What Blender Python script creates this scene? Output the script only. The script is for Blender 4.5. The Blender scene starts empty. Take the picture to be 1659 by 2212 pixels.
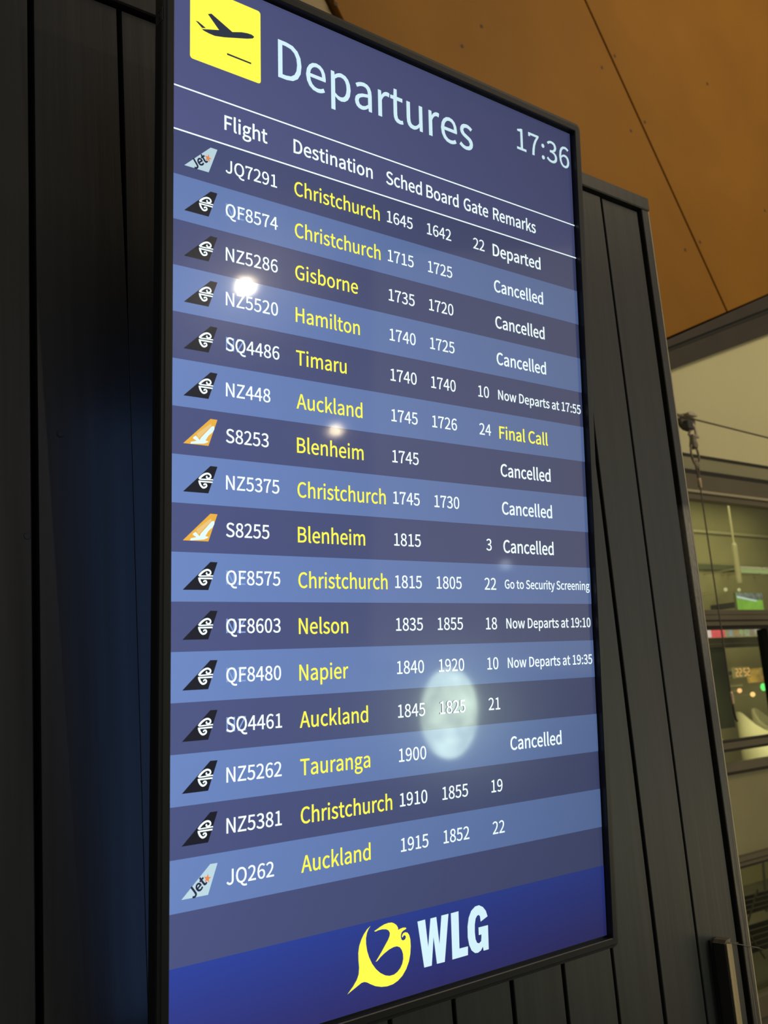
import bpy, bmesh, math, random, json
from mathutils import Vector, Matrix
random.seed(7)
SC = bpy.context.scene
COL = SC.collection

# ---------------------------------------------------------------- camera
cam_data = bpy.data.cameras.new('camera')
cam = bpy.data.objects.new('camera', cam_data)
COL.objects.link(cam)
cam_data.sensor_fit = 'HORIZONTAL'
cam_data.sensor_width = 36.0
cam_data.lens = 46.845
cam_data.clip_start = 0.02
cam_data.dof.use_dof = True
cam_data.dof.focus_distance = 1.3
cam_data.dof.aperture_fstop = 14.0
cam.matrix_world = Matrix(((0.7861195, -0.0602675, -0.6151292, -0.8305578),
                           (-0.6132872, -0.1996901, -0.7642007, -1.0251326),
                           (-0.0767787, 0.9780039, -0.1939416, 0.3399446),
                           (0, 0, 0, 1)))
SC.camera = cam

# ---------------------------------------------------------------- world, exposure
world = bpy.data.worlds.new('world')
SC.world = world
world.use_nodes = True
wb = world.node_tree.nodes['Background']
wb.inputs[0].default_value = (1.0, 0.95, 0.86, 1)
wb.inputs[1].default_value = 0.13
SC.view_settings.view_transform = 'Standard'
SC.view_settings.look = 'None'
SC.view_settings.exposure = 0.0
SC.view_settings.gamma = 1.0
SC.view_settings.use_curve_mapping = False
SC.cycles.use_denoising = True
SC.cycles.caustics_reflective = False
SC.cycles.caustics_refractive = False


def area(name, loc, target, size, power, color):
    d = bpy.data.lights.new(name, 'AREA')
    d.shape = 'RECTANGLE'
    d.size, d.size_y = size
    d.energy = power
    d.color = color
    o = bpy.data.objects.new(name, d)
    COL.objects.link(o)
    o.location = loc
    o.rotation_euler = (Vector(target) - Vector(loc)).to_track_quat('-Z', 'Y').to_euler()
    return o


# added, unseen area lamps that brighten the timber wall
area('timber_fill_light', (6.5, -2.5, 7.2), (6.0, 3.0, 4.0), (5.0, 2.5), 240, (1.0, 0.80, 0.52))
area('timber_low_fill', (7.5, -1.5, -1.5), (7.0, 3.0, 5.0), (5.0, 3.0), 100, (1.0, 0.78, 0.45))
area('plank_sheen_fill', (8.5, -6.5, 1.8), (0.6, 0.0, 0.5), (6.0, 5.0), 60, (1.0, 0.90, 0.74))  # added lamp for sheen on the right-hand planks, no such source known
# added area lamps that brighten the room behind the glazing
area('cafe_fill_light', (8.0, 4.3, 2.3), (8.0, 4.6, -1.0), (4.0, 1.6), 52, (1.0, 0.92, 0.55))

area('cafe_low_fill', (6.8, 3.6, 0.0), (8.6, 5.4, -0.1), (2.0, 0.5), 42, (1.0, 0.92, 0.6))

# ---------------------------------------------------------------- helpers


def link(o, parent=None):
    COL.objects.link(o)
    if parent is not None:
        o.parent = parent
    return o


def tag(o, label=None, cat=None, group=None, kind=None):
    for k, v in (('label', label), ('category', cat), ('group', group), ('kind', kind)):
        if v:
            o[k] = v
    return o


def empty(name, loc=(0, 0, 0), parent=None):
    o = bpy.data.objects.new(name, None)
    o.empty_display_size = 0.1
    o.location = loc
    return link(o, parent)


def obj(name, bm, mat, parent=None, smooth=False, bevel=0.0, seg=1):
    me = bpy.data.meshes.new(name)
    bm.normal_update()
    bm.to_mesh(me)
    bm.free()
    for m in (mat if isinstance(mat, (list, tuple)) else [mat]):
        me.materials.append(m)
    o = bpy.data.objects.new(name, me)
    link(o, parent)
    if smooth:
        for p in me.polygons:
            p.use_smooth = True
    if bevel:
        b = o.modifiers.new('bevel', 'BEVEL')
        b.width = bevel
        b.segments = seg
        b.limit_method = 'ANGLE'
    return o


def box(bm, x0, x1, y0, y1, z0, z1):
    vs = [bm.verts.new((x, y, z)) for z in (z0, z1) for (x, y) in ((x0, y0), (x1, y0), (x1, y1), (x0, y1))]
    for f in ((3, 2, 1, 0), (4, 5, 6, 7), (0, 1, 5, 4), (1, 2, 6, 5), (2, 3, 7, 6), (3, 0, 4, 7)):
        bm.faces.new([vs[i] for i in f])
    return vs


def bx(*a):
    bm = bmesh.new()
    box(bm, *a)
    return bm


def prism(bm, pts, y0, y1):
    """polygon given in the x,z plane, extruded from y0 (front) to y1"""
    a = [bm.verts.new((x, y0, z)) for x, z in pts]
    b = [bm.verts.new((x, y1, z)) for x, z in pts]
    n = len(pts)
    bm.faces.new(a)
    bm.faces.new(b[::-1])
    for i in range(n):
        bm.faces.new((a[(i + 1) % n], a[i], b[i], b[(i + 1) % n]))
    bmesh.ops.recalc_face_normals(bm, faces=bm.faces)


def pr(pts, y0, y1):
    bm = bmesh.new()
    prism(bm, pts, y0, y1)
    return bm


def tube(bm, pts, r, n=10, closed=False):
    pts = [Vector(p) for p in pts]
    rings = []
    N = len(pts)
    for i, p in enumerate(pts):
        if closed:
            d = pts[(i + 1) % N] - pts[i - 1]
        else:
            d = pts[min(i + 1, N - 1)] - pts[max(i - 1, 0)]
        d.normalize()
        ref = Vector((0, 1, 0)) if abs(d.y) < 0.9 else Vector((1, 0, 0))
        u = d.cross(ref).normalized()
        v = d.cross(u)
        rr = r[i] if isinstance(r, (list, tuple)) else r
        rings.append([bm.verts.new(p + u * math.cos(2 * math.pi * k / n) * rr + v * math.sin(2 * math.pi * k / n) * rr) for k in range(n)])
    rng = range(N) if closed else range(N - 1)
    for i in rng:
        a, b = rings[i], rings[(i + 1) % N]
        for k in range(n):
            bm.faces.new((a[k], a[(k + 1) % n], b[(k + 1) % n], b[k]))
    if not closed:
        bm.faces.new(rings[0][::-1])
        bm.faces.new(rings[-1])
    bmesh.ops.recalc_face_normals(bm, faces=bm.faces)


def tb(pts, r, n=10, closed=False):
    bm = bmesh.new()
    tube(bm, pts, r, n, closed)
    return bm


def lathe(bm, prof, c=(0, 0, 0), n=24, axis='Z'):
    rings = []
    for r, h in prof:
        ring = []
        for k in range(n):
            a = 2 * math.pi * k / n
            p = (r * math.cos(a), r * math.sin(a), h)
            if axis == 'Y':
                p = (p[0], h, p[1])
            ring.append(bm.verts.new((c[0] + p[0], c[1] + p[1], c[2] + p[2])))
        rings.append(ring)
    for a, b in zip(rings, rings[1:]):
        for k in range(n):
            bm.faces.new((a[k], a[(k + 1) % n], b[(k + 1) % n], b[k]))
    bm.faces.new(rings[0][::-1])
    bm.faces.new(rings[-1])
    bmesh.ops.recalc_face_normals(bm, faces=bm.faces)


def lt(prof, c=(0, 0, 0), n=24, axis='Z'):
    bm = bmesh.new()
    lathe(bm, prof, c, n, axis)
    return bm


# ---------------------------------------------------------------- materials
def lin(c):
    return tuple((v / 255 / 12.92) if v / 255 <= 0.04045 else ((v / 255 + 0.055) / 1.055) ** 2.4 for v in c) + (1.0,)


def mat(name, col, rough=0.5, metal=0.0, spec=0.5, noise=None, grain=None, bump=0.0, coat=0.0, coat_rough=0.1):
    """noise = (scale, amount); grain = vertical wood grain (scale xyz, amount)"""
    m = bpy.data.materials.new(name)
    m.use_nodes = True
    nt = m.node_tree
    b = nt.nodes['Principled BSDF']
    b.inputs['Base Color'].default_value = tuple(col[:3]) + (1,)
    b.inputs['Roughness'].default_value = rough
    b.inputs['Metallic'].default_value = metal
    b.inputs['Specular IOR Level'].default_value = spec
    b.inputs['Coat Weight'].default_value = coat
    b.inputs['Coat Roughness'].default_value = coat_rough
    if noise or grain:
        tc = nt.nodes.new('ShaderNodeTexCoord')
        mp = nt.nodes.new('ShaderNodeMapping')
        nt.links.new(tc.outputs['Object'], mp.inputs[0])
        nz = nt.nodes.new('ShaderNodeTexNoise')
        nz.inputs['Detail'].default_value = 6
        if grain:
            mp.inputs['Scale'].default_value = grain[0]
            nz.inputs['Scale'].default_value = 1.0
            amt = grain[1]
            if len(grain) > 2:
                mp.inputs['Rotation'].default_value = grain[2]
        else:
            nz.inputs['Scale'].default_value = noise[0]
            amt = noise[1]
        nt.links.new(mp.outputs[0], nz.inputs['Vector'])
        mr = nt.nodes.new('ShaderNodeMapRange')
        mr.inputs['From Min'].default_value = 0.3
        mr.inputs['From Max'].default_value = 0.7
        mr.inputs['To Min'].default_value = 1 - amt
        mr.inputs['To Max'].default_value = 1 + amt
        nt.links.new(nz.outputs[0], mr.inputs[0])
        mx = nt.nodes.new('ShaderNodeVectorMath')
        mx.operation = 'SCALE'
        mx.inputs[0].default_value = tuple(col[:3])
        nt.links.new(mr.outputs[0], mx.inputs['Scale'])
        nt.links.new(mx.outputs[0], b.inputs['Base Color'])
        if bump:
            bp = nt.nodes.new('ShaderNodeBump')
            bp.inputs['Strength'].default_value = bump
            bp.inputs['Distance'].default_value = 0.002
            nt.links.new(nz.outputs[0], bp.inputs['Height'])
            nt.links.new(bp.outputs[0], b.inputs['Normal'])
    return m


def emit(name, col, strength=1.0, noise=None):
    m = bpy.data.materials.new(name)
    m.use_nodes = True
    nt = m.node_tree
    b = nt.nodes['Principled BSDF']
    b.inputs['Base Color'].default_value = (0.02, 0.02, 0.02, 1)
    b.inputs['Emission Color'].default_value = tuple(col[:3]) + (1,)
    b.inputs['Emission Strength'].default_value = strength
    if noise:
        tc = nt.nodes.new('ShaderNodeTexCoord')
        nz = nt.nodes.new('ShaderNodeTexNoise')
        nz.inputs['Scale'].default_value = noise[0]
        nz.inputs['Detail'].default_value = 5
        nt.links.new(tc.outputs['Object'], nz.inputs['Vector'])
        mr = nt.nodes.new('ShaderNodeMapRange')
        mr.inputs['From Min'].default_value = 0.35
        mr.inputs['From Max'].default_value = 0.65
        mr.inputs['To Min'].default_value = strength * noise[1]
        mr.inputs['To Max'].default_value = strength * noise[2]
        nt.links.new(nz.outputs[0], mr.inputs[0])
        nt.links.new(mr.outputs[0], b.inputs['Emission Strength'])
    return m


def lcd(name, srgb, power=2.0, strength=1.0, top=None):
    """pixel of the liquid-crystal panel: gives off light (less of it obliquely, as such panels do) under a satin front"""
    m = bpy.data.materials.new(name)
    m.use_nodes = True
    nt = m.node_tree
    b = nt.nodes['Principled BSDF']
    b.inputs['Base Color'].default_value = (0.006, 0.006, 0.008, 1)
    b.inputs['Roughness'].default_value = 0.22
    b.inputs['Specular IOR Level'].default_value = 0.26
    b.inputs['Coat Weight'].default_value = 0.5
    b.inputs['Coat Roughness'].default_value = 0.05
    b.inputs['Emission Color'].default_value = lin(srgb)
    g = nt.nodes.new('ShaderNodeNewGeometry')
    d = nt.nodes.new('ShaderNodeVectorMath')
    d.operation = 'DOT_PRODUCT'
    nt.links.new(g.outputs['Incoming'], d.inputs[0])
    nt.links.new(g.outputs['Normal'], d.inputs[1])
    p = nt.nodes.new('ShaderNodeMath')
    p.operation = 'POWER'
    p.inputs[1].default_value = power
    nt.links.new(d.outputs['Value'], p.inputs[0])
    q = nt.nodes.new('ShaderNodeMath')
    q.operation = 'MULTIPLY'
    q.inputs[1].default_value = strength
    nt.links.new(p.outputs[0], q.inputs[0])
    nt.links.new(q.outputs[0], b.inputs['Emission Strength'])
    if top:
        # the banner colour runs from one blue to another down its height
        tc = nt.nodes.new('ShaderNodeTexCoord')
        sp = nt.nodes.new('ShaderNodeSeparateXYZ')
        nt.links.new(tc.outputs['Object'], sp.inputs[0])
        mr = nt.nodes.new('ShaderNodeMapRange')
        mr.inputs['From Min'].default_value = top[1]
        mr.inputs['From Max'].default_value = top[2]
        nt.links.new(sp.outputs['Z'], mr.inputs[0])
        mx = nt.nodes.new('ShaderNodeMix')
        mx.data_type = 'RGBA'
        mx.inputs[6].default_value = lin(srgb)
        mx.inputs[7].default_value = lin(top[0])
        nt.links.new(mr.outputs[0], mx.inputs[0])
        nt.links.new(mx.outputs[2], b.inputs['Emission Color'])
    return m


M = {}
M['plank'] = mat('black_stained_plank', (0.034, 0.034, 0.035), 0.42, grain=((60, 60, 2.2), 0.22), bump=0.25, spec=0.5)
M['stile'] = mat('black_stile_glare', (0.036, 0.032, 0.029), 0.40, grain=((150, 150, 9), 0.35), bump=0.8, spec=0.6)
# reflected glare painted into the stile's colour, paler over one stretch
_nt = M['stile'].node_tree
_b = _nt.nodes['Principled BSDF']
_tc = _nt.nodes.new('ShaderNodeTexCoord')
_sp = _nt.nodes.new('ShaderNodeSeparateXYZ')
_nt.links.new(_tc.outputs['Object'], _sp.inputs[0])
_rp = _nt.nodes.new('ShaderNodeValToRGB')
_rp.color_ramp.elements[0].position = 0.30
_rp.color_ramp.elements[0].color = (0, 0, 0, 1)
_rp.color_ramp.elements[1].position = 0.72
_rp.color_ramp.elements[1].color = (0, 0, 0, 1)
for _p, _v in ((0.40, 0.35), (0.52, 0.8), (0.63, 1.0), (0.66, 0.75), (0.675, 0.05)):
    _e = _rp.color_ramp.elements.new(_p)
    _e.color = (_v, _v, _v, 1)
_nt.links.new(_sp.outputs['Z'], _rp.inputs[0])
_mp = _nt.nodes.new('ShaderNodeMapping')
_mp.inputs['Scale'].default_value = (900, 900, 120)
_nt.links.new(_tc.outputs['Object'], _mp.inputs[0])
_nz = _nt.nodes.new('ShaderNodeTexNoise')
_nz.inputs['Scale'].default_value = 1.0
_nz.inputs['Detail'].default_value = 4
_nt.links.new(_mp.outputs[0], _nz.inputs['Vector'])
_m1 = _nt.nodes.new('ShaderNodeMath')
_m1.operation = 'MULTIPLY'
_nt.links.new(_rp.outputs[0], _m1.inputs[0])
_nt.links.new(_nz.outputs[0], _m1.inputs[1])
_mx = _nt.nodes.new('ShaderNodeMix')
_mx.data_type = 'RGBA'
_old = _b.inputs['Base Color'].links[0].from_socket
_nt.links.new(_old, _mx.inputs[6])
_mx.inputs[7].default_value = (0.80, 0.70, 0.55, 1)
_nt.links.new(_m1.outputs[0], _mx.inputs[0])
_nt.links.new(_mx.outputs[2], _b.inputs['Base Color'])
M['backing'] = mat('black_backing', (0.006, 0.006, 0.007), 0.7)
M['edge'] = mat('painted_edge_light', (0.55, 0.45, 0.30), 0.4, noise=(30, 0.15))  # pale tone stands for light on the wall's outer edge
M['brass'] = mat('brushed_tan_metal', (0.60, 0.46, 0.25), 0.42, metal=0.1, grain=((300, 300, 14), 0.12))
M['steel_dark'] = mat('dark_painted_steel', (0.045, 0.045, 0.045), 0.5, noise=(40, 0.1))
M['bezel'] = mat('black_satin_plastic', (0.020, 0.021, 0.024), 0.38, noise=(200, 0.05), spec=0.45)
M['bezel_in'] = mat('black_gloss_border', (0.008, 0.008, 0.010), 0.3)
M['mark'] = mat('grey_raised_mark', (0.10, 0.10, 0.095), 0.5)
M['timber'] = mat('orange_timber_panel', (0.27, 0.124, 0.017), 0.55, grain=((1.1, 0.5, 1.1), 0.10), spec=0.12)
M['timber_pale'] = mat('pale_timber_panel', (0.34, 0.26, 0.13), 0.5, noise=(1.5, 0.1), spec=0.3)
M['hole'] = mat('dark_screw_hole', (0.05, 0.025, 0.010), 0.7)
M['cream'] = mat('cream_plaster', (0.57, 0.55, 0.325), 0.7, noise=(1.2, 0.04))
M['beam'] = mat('brown_steel_beam', (0.044, 0.035, 0.024), 0.45, noise=(3, 0.15))
M['frame'] = mat('olive_brown_window_frame', (0.12, 0.105, 0.065), 0.45, noise=(3, 0.1))
M['frame_dark'] = mat('dark_frame_gap', (0.016, 0.016, 0.011), 0.6)
M['frame_grey'] = mat('grey_green_fascia', (0.26, 0.25, 0.15), 0.5, noise=(2, 0.05))
M['frame_light'] = mat('light_frame_lip', (0.40, 0.37, 0.25), 0.4)
M['frosted'] = mat('olive_frosted_film', (0.27, 0.26, 0.14), 0.6, noise=(2.2, 0.14))
M['cafe_wall'] = mat('olive_inner_wall', (0.30, 0.275, 0.16), 0.8, noise=(1.2, 0.12))
M['cafe_dark'] = mat('dark_olive_panel', (0.105, 0.118, 0.072), 0.7, noise=(2, 0.1))
M['floor'] = mat('grey_floor', (0.09, 0.085, 0.07), 0.4, noise=(3, 0.2))
M['wire'] = mat('stainless_wire', (0.13, 0.115, 0.08), 0.4, metal=0.3, noise=(200, 0.2))
M['shackle'] = mat('dull_steel_fitting', (0.22, 0.19, 0.14), 0.32, metal=0.25, noise=(60, 0.3))
M['shackle_light'] = mat('bright_steel_fitting', (0.62, 0.55, 0.43), 0.25, metal=0.2, noise=(60, 0.2))
M['ferrule'] = mat('copper_toned_sleeve', (0.55, 0.42, 0.28), 0.35, metal=0.5, noise=(60, 0.15))
M['rubber'] = mat('black_cord_end', (0.03, 0.03, 0.025), 0.6)
M['chair_pale'] = mat('pale_moulded_shell', (0.34, 0.32, 0.21), 0.5, noise=(4, 0.1))
M['slat'] = mat('dark_slat', (0.022, 0.022, 0.020), 0.6, noise=(10, 0.3))
M['slat_pale'] = mat('pale_brace', (0.16, 0.15, 0.11), 0.5)
M['white_shade'] = mat('white_lamp_body', (0.5, 0.5, 0.48), 0.4)

M['bg'] = lcd('lcd_slate_blue', (88, 98, 148))
M['band'] = lcd('lcd_light_blue', (123, 153, 218))
M['header'] = lcd('lcd_header_blue', (103, 110, 166))
M['banner'] = lcd('lcd_royal_blue', (62, 62, 138), top=((56, 80, 182), 0.0, 0.095))
M['white'] = lcd('lcd_white', (236, 253, 255), 0.6, 1.35)
M['title'] = lcd('lcd_pale_white', (210, 240, 249), 0.8, 1.38)
M['yellow'] = lcd('lcd_yellow', (255, 250, 78), 0.5, 1.25)
M['ghost'] = lcd('lcd_ghost_blue', (150, 184, 240), 1.2)
M['black'] = lcd('lcd_black', (34, 36, 48))
M['icon_dark'] = lcd('lcd_icon_slate', (62, 70, 92))
M['jetpale'] = lcd('lcd_pale_cyan', (205, 235, 246), 0.9)
M['navy'] = lcd('lcd_navy', (46, 52, 84))
M['orange'] = lcd('lcd_orange', (250, 150, 84), 0.8)
M['gold'] = lcd('lcd_gold', (252, 190, 74), 0.8)
M['peach'] = lcd('lcd_peach', (252, 214, 140), 0.9)

# glazing: clear sheet that still mirrors a little of the hall
g = bpy.data.materials.new('window_glass')
g.use_nodes = True
nt = g.node_tree
nt.nodes.clear()
out = nt.nodes.new('ShaderNodeOutputMaterial')
mixs = nt.nodes.new('ShaderNodeMixShader')
tr = nt.nodes.new('ShaderNodeBsdfTransparent')
tr.inputs[0].default_value = (0.88, 0.90, 0.80, 1)
gl = nt.nodes.new('ShaderNodeBsdfGlossy')
gl.inputs['Roughness'].default_value = 0.06
fr = nt.nodes.new('ShaderNodeLayerWeight')
fr.inputs[0].default_value = 0.5
pw = nt.nodes.new('ShaderNodeMath')
pw.operation = 'POWER'
pw.inputs[1].default_value = 5.0
nt.links.new(fr.outputs['Facing'], pw.inputs[0])
ma = nt.nodes.new('ShaderNodeMath')
ma.operation = 'MULTIPLY_ADD'
ma.inputs[1].default_value = 0.96
ma.inputs[2].default_value = 0.04
nt.links.new(pw.outputs[0], ma.inputs[0])
nt.links.new(ma.outputs[0], mixs.inputs[0])
nt.links.new(tr.outputs[0], mixs.inputs[1])
nt.links.new(gl.outputs[0], mixs.inputs[2])
nt.links.new(mixs.outputs[0], out.inputs[0])
M['glass'] = g

# ---------------------------------------------------------------- structure: floor
FZ = -1.75
tag(obj('floor', bx(-6, 14, -9, 8, FZ - 0.1, FZ), M['floor']), kind='structure')

# ---------------------------------------------------------------- structure: black plank wall that carries the display
YW = 0.06                         # face of the planks
wall = tag(obj('wall_left', bx(-1.75, 0.775, YW + 0.022, YW + 0.14, FZ, 1.296), M['backing']), kind='structure')
grooves = [-1.72, -1.61, -1.50, -1.39, -1.28, -1.17, -1.06, -0.95, -0.84, -0.735, -0.64, -0.548, -0.4525, -0.336, -0.228, -0.120, -0.012, 0.096, 0.205,
           0.310, 0.4205, 0.5275, 0.6335, 0.7475]
for i in range(len(grooves) - 1):
    x0, x1 = grooves[i], grooves[i + 1]
    gap = 0.0032 if x0 > -0.4 else 0.0042
    g1 = 0.0035 if i == len(grooves) - 2 else gap
    dy = random.uniform(-0.0008, 0.0008)
    # the joint at x = -0.336 is open at the top and closes lower down
    xl = (x0 + 0.0003) if abs(x0 + 0.336) < 0.001 else x0 + gap
    xr = (x1 - 0.0003) if abs(x1 + 0.336) < 0.001 else x1 - g1
    obj('plank', pr([(xl, FZ + 0.01), (xr, FZ + 0.01), (xr, 0.80), (x1 - g1, 1.05), (x1 - g1, 1.2665), (x0 + gap, 1.2665), (x0 + gap, 1.05), (xl, 0.80)], YW + (dy if abs(x0 + 0.39) > 0.07 else 0.0), YW + 0.0218),
        M['plank'], wall, bevel=0.0012 if abs(x0 + 0.39) > 0.07 else 0.0003)
obj('cap_rail', bx(-1.75, 0.7785, YW - 0.006, YW + 0.145, 1.2735, 1.302), M['plank'], wall, bevel=0.002)
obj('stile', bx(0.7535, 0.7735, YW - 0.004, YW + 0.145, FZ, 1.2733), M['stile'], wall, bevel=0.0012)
obj('lit_edge', bx(0.7740, 0.7775, YW - 0.0035, YW + 0.14, FZ, 1.2733), M['edge'], wall)  # pale colour paints in the light caught along the outer edge
# screw holes in two planks
for (x, z) in ((-0.423, 0.678), (-0.462, 0.557)):
    o = obj('screw_hole', lt([(0.0034, -0.0014), (0.0042, -0.0002), (0.0026, -0.0002), (0.0016, 0.002)], (x, YW, z), 14, 'Y'),
            M['steel_dark'], wall)

# door pull on the plank wall
pull = empty('pull_handle', (0.680, YW, -0.32))
tag(pull, 'long square-edged pull handle with a tan front face at lower right of plank wall', 'handle')
bm = bx(0.6700 - 0.680, 0.6868 - 0.680, -0.0262, -0.0030, -0.27, 0.2375)
obj('grip', bm, M['steel_dark'], pull, bevel=0.0008)
tag(obj('front_strip', bx(0.6722 - 0.680, 0.6868 - 0.680, -0.0285, -0.0264, -0.27, 0.2385), M['brass'], pull, bevel=0.0004), 'tan metal front face')
obj('backplate', bx(0.6640 - 0.680, 0.6905 - 0.680, -0.0032, 0.0, -0.275, 0.243), M['bezel'], pull)
obj('end_cap', pr([(-0.0105, 0.2385), (0.0068, 0.2385), (0.0085, 0.2445), (-0.004, 0.2435)], -0.026, -0.002), M['shackle'], pull)
cable = tag(obj('thin_cable', tb([(0.676, 0.030, -0.0805), (0.70, 0.028, -0.084), (0.6905, 0.030, -0.0835), (0.7935, 0.052, -0.1135), (0.87, 0.10, -0.136), (1.6, 0.56, -0.343), (2.694, 1.2, -0.653), (3.3, 1.5, -1.2), (3.5, 1.6, -1.745)], 0.0007, 6), M['wire']), 'thin grey cable running from the pull handle past the wall edge', 'cable')

# ---------------------------------------------------------------- structure: facade at y = 3
YF = 3.0
back = empty('wall_back', (0, 0, 0))
tag(back, kind='structure')


def clip(poly, a, b, c):
    """keep a*x + b*z + c >= 0"""
    out_ = []
    for i in range(len(poly)):
        p, q = poly[i], poly[(i + 1) % len(poly)]
        fp, fq = a * p[0] + b * p[1] + c, a * q[0] + b * q[1] + c
        if fp >= 0:
            out_.append(p)
        if fp * fq < 0:
            t = fp / (fp - fq)
            out_.append((p[0] + (q[0] - p[0]) * t, p[1] + (q[1] - p[1]) * t))
    return out_


# slanting joints of the timber cladding
JD = (-0.5015, 0.8652)
JN = (0.8652, 0.5015)
j1 = 5.945 * JN[0] + 3.197 * JN[1]
j0 = 2.357 * JN[0] + 4.27 * JN[1]
BT = lambda x: 2.773 + 0.4324 * (x - 5.092)      # top of the beam
field = [(-7, -3), (14, -3), (14, 10), (-7, 10)]
offs = [(j0 - 2.58 * 2, j0 - 2.58, 'pale'), (j0 - 2.58, j0, 'pale'), (j0, j1, 'o'), (j1, j1 + 3.35, 'o'), (j1 + 3.35, j1 + 5.9, 'o'), (j1 + 5.9, j1 + 8.6, 'o')]
for a, b, k in offs:
    gp = 0.012
    poly = clip(field, JN[0], JN[1], -(a + gp))
    poly = clip(poly, -JN[0], -JN[1], b - gp)
    poly = clip(poly, -0.4324, 1.0, 0.4324 * 5.092 - 2.773 - 0.02)
    if len(poly) > 2:
        yy = YF - 0.03 if k == 'o' else YF + 0.01
        obj('timber_panel', pr(poly, yy, YF + 0.06), M['timber'] if k == 'o' else M['timber_pale'], back, bevel=0.003)
obj('backing_board', bx(-7, 14, YF + 0.065, YF + 0.12, 1.96, 10), M['backing'], back)
for (x, z) in ((4.995, 5.054), (4.814, 4.888), (6.241, 5.27), (5.264, 4.588), (5.07, 4.45), (5.775, 3.721), (5.556, 3.603), (6.842, 4.273),
               (2.346, 4.381), (3.56, 4.725), (3.357, 4.497)):
    obj('screw_head', lt([(0.013, 0.001), (0.014, -0.001), (0.006, -0.0012)], (x * 0.9925 - 0.006, YF - 0.03, z * 0.9925 + 0.003), 12, 'Y'), M['hole'], back)

# cream bulkhead under the beam
bot = lambda x: 2.552 + 0.372 * (x - 5.088)
obj('bulkhead', pr([(-7, 1.962), (14, 1.962), (14, BT(14)), (5.0, BT(5.0) - 0.08), (3.0, 1.98), (-7, 1.98)], YF, YF + 0.06), M['cream'], back)
# sloping beam, two steps: upper flange and lower fascia
xa, xb = 3.6, 11.0
obj('beam_flange', pr([(xa, BT(xa) - 0.055 - 0.05 * (xa - 5.09) / 1.5), (xb, BT(xb) - 0.055 - 0.05 * (xb - 5.09) / 1.5 + 0.02), (xb, BT(xb) + 0.02), (xa, BT(xa))], YF - 0.045, YF - 0.001),
    M['beam'], back, bevel=0.012, seg=2)
gz = lambda x: 2.724 + 0.395 * (x - 5.092)
obj('beam_recess', pr([(xa, gz(xa) - 0.03), (xb, gz(xb) - 0.03), (xb, gz(xb) + 0.02), (xa, gz(xa) + 0.02)], YF - 0.02, YF - 0.001), M['frame_dark'], back)
obj('beam_fascia', pr([(xa, bot(xa)), (xb, bot(xb)), (xb, gz(xb) - 0.032), (xa, gz(xa) - 0.032)], YF - 0.035, YF - 0.001), M['beam'], back, bevel=0.006)

# ---------------------------------------------------------------- glazing
win = empty('window_1', (0, 0, 0))
tag(win, kind='structure')
X0, X1 = 3.2, 12.0
obj('shadow_gap', bx(X0, X1, YF - 0.004, YF + 0.03, 1.942, 1.961), M['frame_dark'], win)
obj('fascia_strip', bx(X0, X1, YF + 0.004, YF + 0.05, 1.846, 1.941), M['frame_grey'], win)
obj('shadow_gap', bx(X0, X1, YF - 0.004, YF + 0.04, 1.808, 1.845), M['frame_dark'], win)
obj('head_frame', bx(X0, X1, YF - 0.02, YF + 0.06, 1.690, 1.8075), M['frame'], win, bevel=0.004)
obj('frame_lip', bx(X0, X1, YF - 0.03, YF + 0.05, 1.669, 1.6895), M['frame_light'], win, bevel=0.003)
obj('head_frame', bx(X0, X1, YF - 0.015, YF + 0.05, 1.622, 1.6685), M['frame'], win, bevel=0.004)


def bar(z0, z1, steps=1):
    for k in range(steps):
        a = z0 + (z1 - z0) * k / steps
        b = z0 + (z1 - z0) * (k + 1) / steps
        obj('transom', bx(X0, X1, YF - 0.03 - 0.012 * (k % 2), YF + 0.05, a + 0.001, b), M['frame'], win, bevel=0.004)


bar(0.728, 0.842, 3)
obj('shadow_gap', bx(X0, X1, YF - 0.01, YF + 0.04, 0.708, 0.727), M['frame_dark'], win)
obj('shadow_gap', bx(X0, X1, YF - 0.01, YF + 0.04, -0.050, -0.034), M['frame_dark'], win)
bar(-0.094, -0.0505, 1)
obj('shadow_gap', bx(X0, X1, YF - 0.01, YF + 0.04, -0.110, -0.0945), M['frame_dark'], win)
bar(-0.242, -0.185, 1)
obj('shadow_gap', bx(X0, X1, YF - 0.01, YF + 0.04, -0.260, -0.2425), M['frame_dark'], win)
bar(-0.835, -0.775, 2)
obj('shadow_gap', bx(X0, X1, YF - 0.012, YF + 0.04, -0.850, -0.836), M['frame_dark'], win)
obj('bottom_rail', bx(X0, X1, YF - 0.03, YF + 0.05, FZ, -1.62), M['frame'], win, bevel=0.004)
obj('mullion', bx(5.848, 6.05, YF - 0.035, YF + 0.06, FZ + 0.001, 0.706), M['frame_dark'], win, bevel=0.006)
obj('mullion', bx(7.9, 8.1, YF - 0.035, YF + 0.06, FZ + 0.001, 1.62), M['frame_dark'], win, bevel=0.006)
obj('frosted_pane', bx(X0, X1, YF + 0.010, YF + 0.020, -0.774, -0.261), M['frosted'], win)
for (z0, z1) in ((0.843, 1.621), (-0.033, 0.707), (-0.184, -0.111), (-1.619, -0.851)):
    obj('pane', bx(X0, X1, YF + 0.012, YF + 0.018, z0, z1), M['glass'], win)

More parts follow.
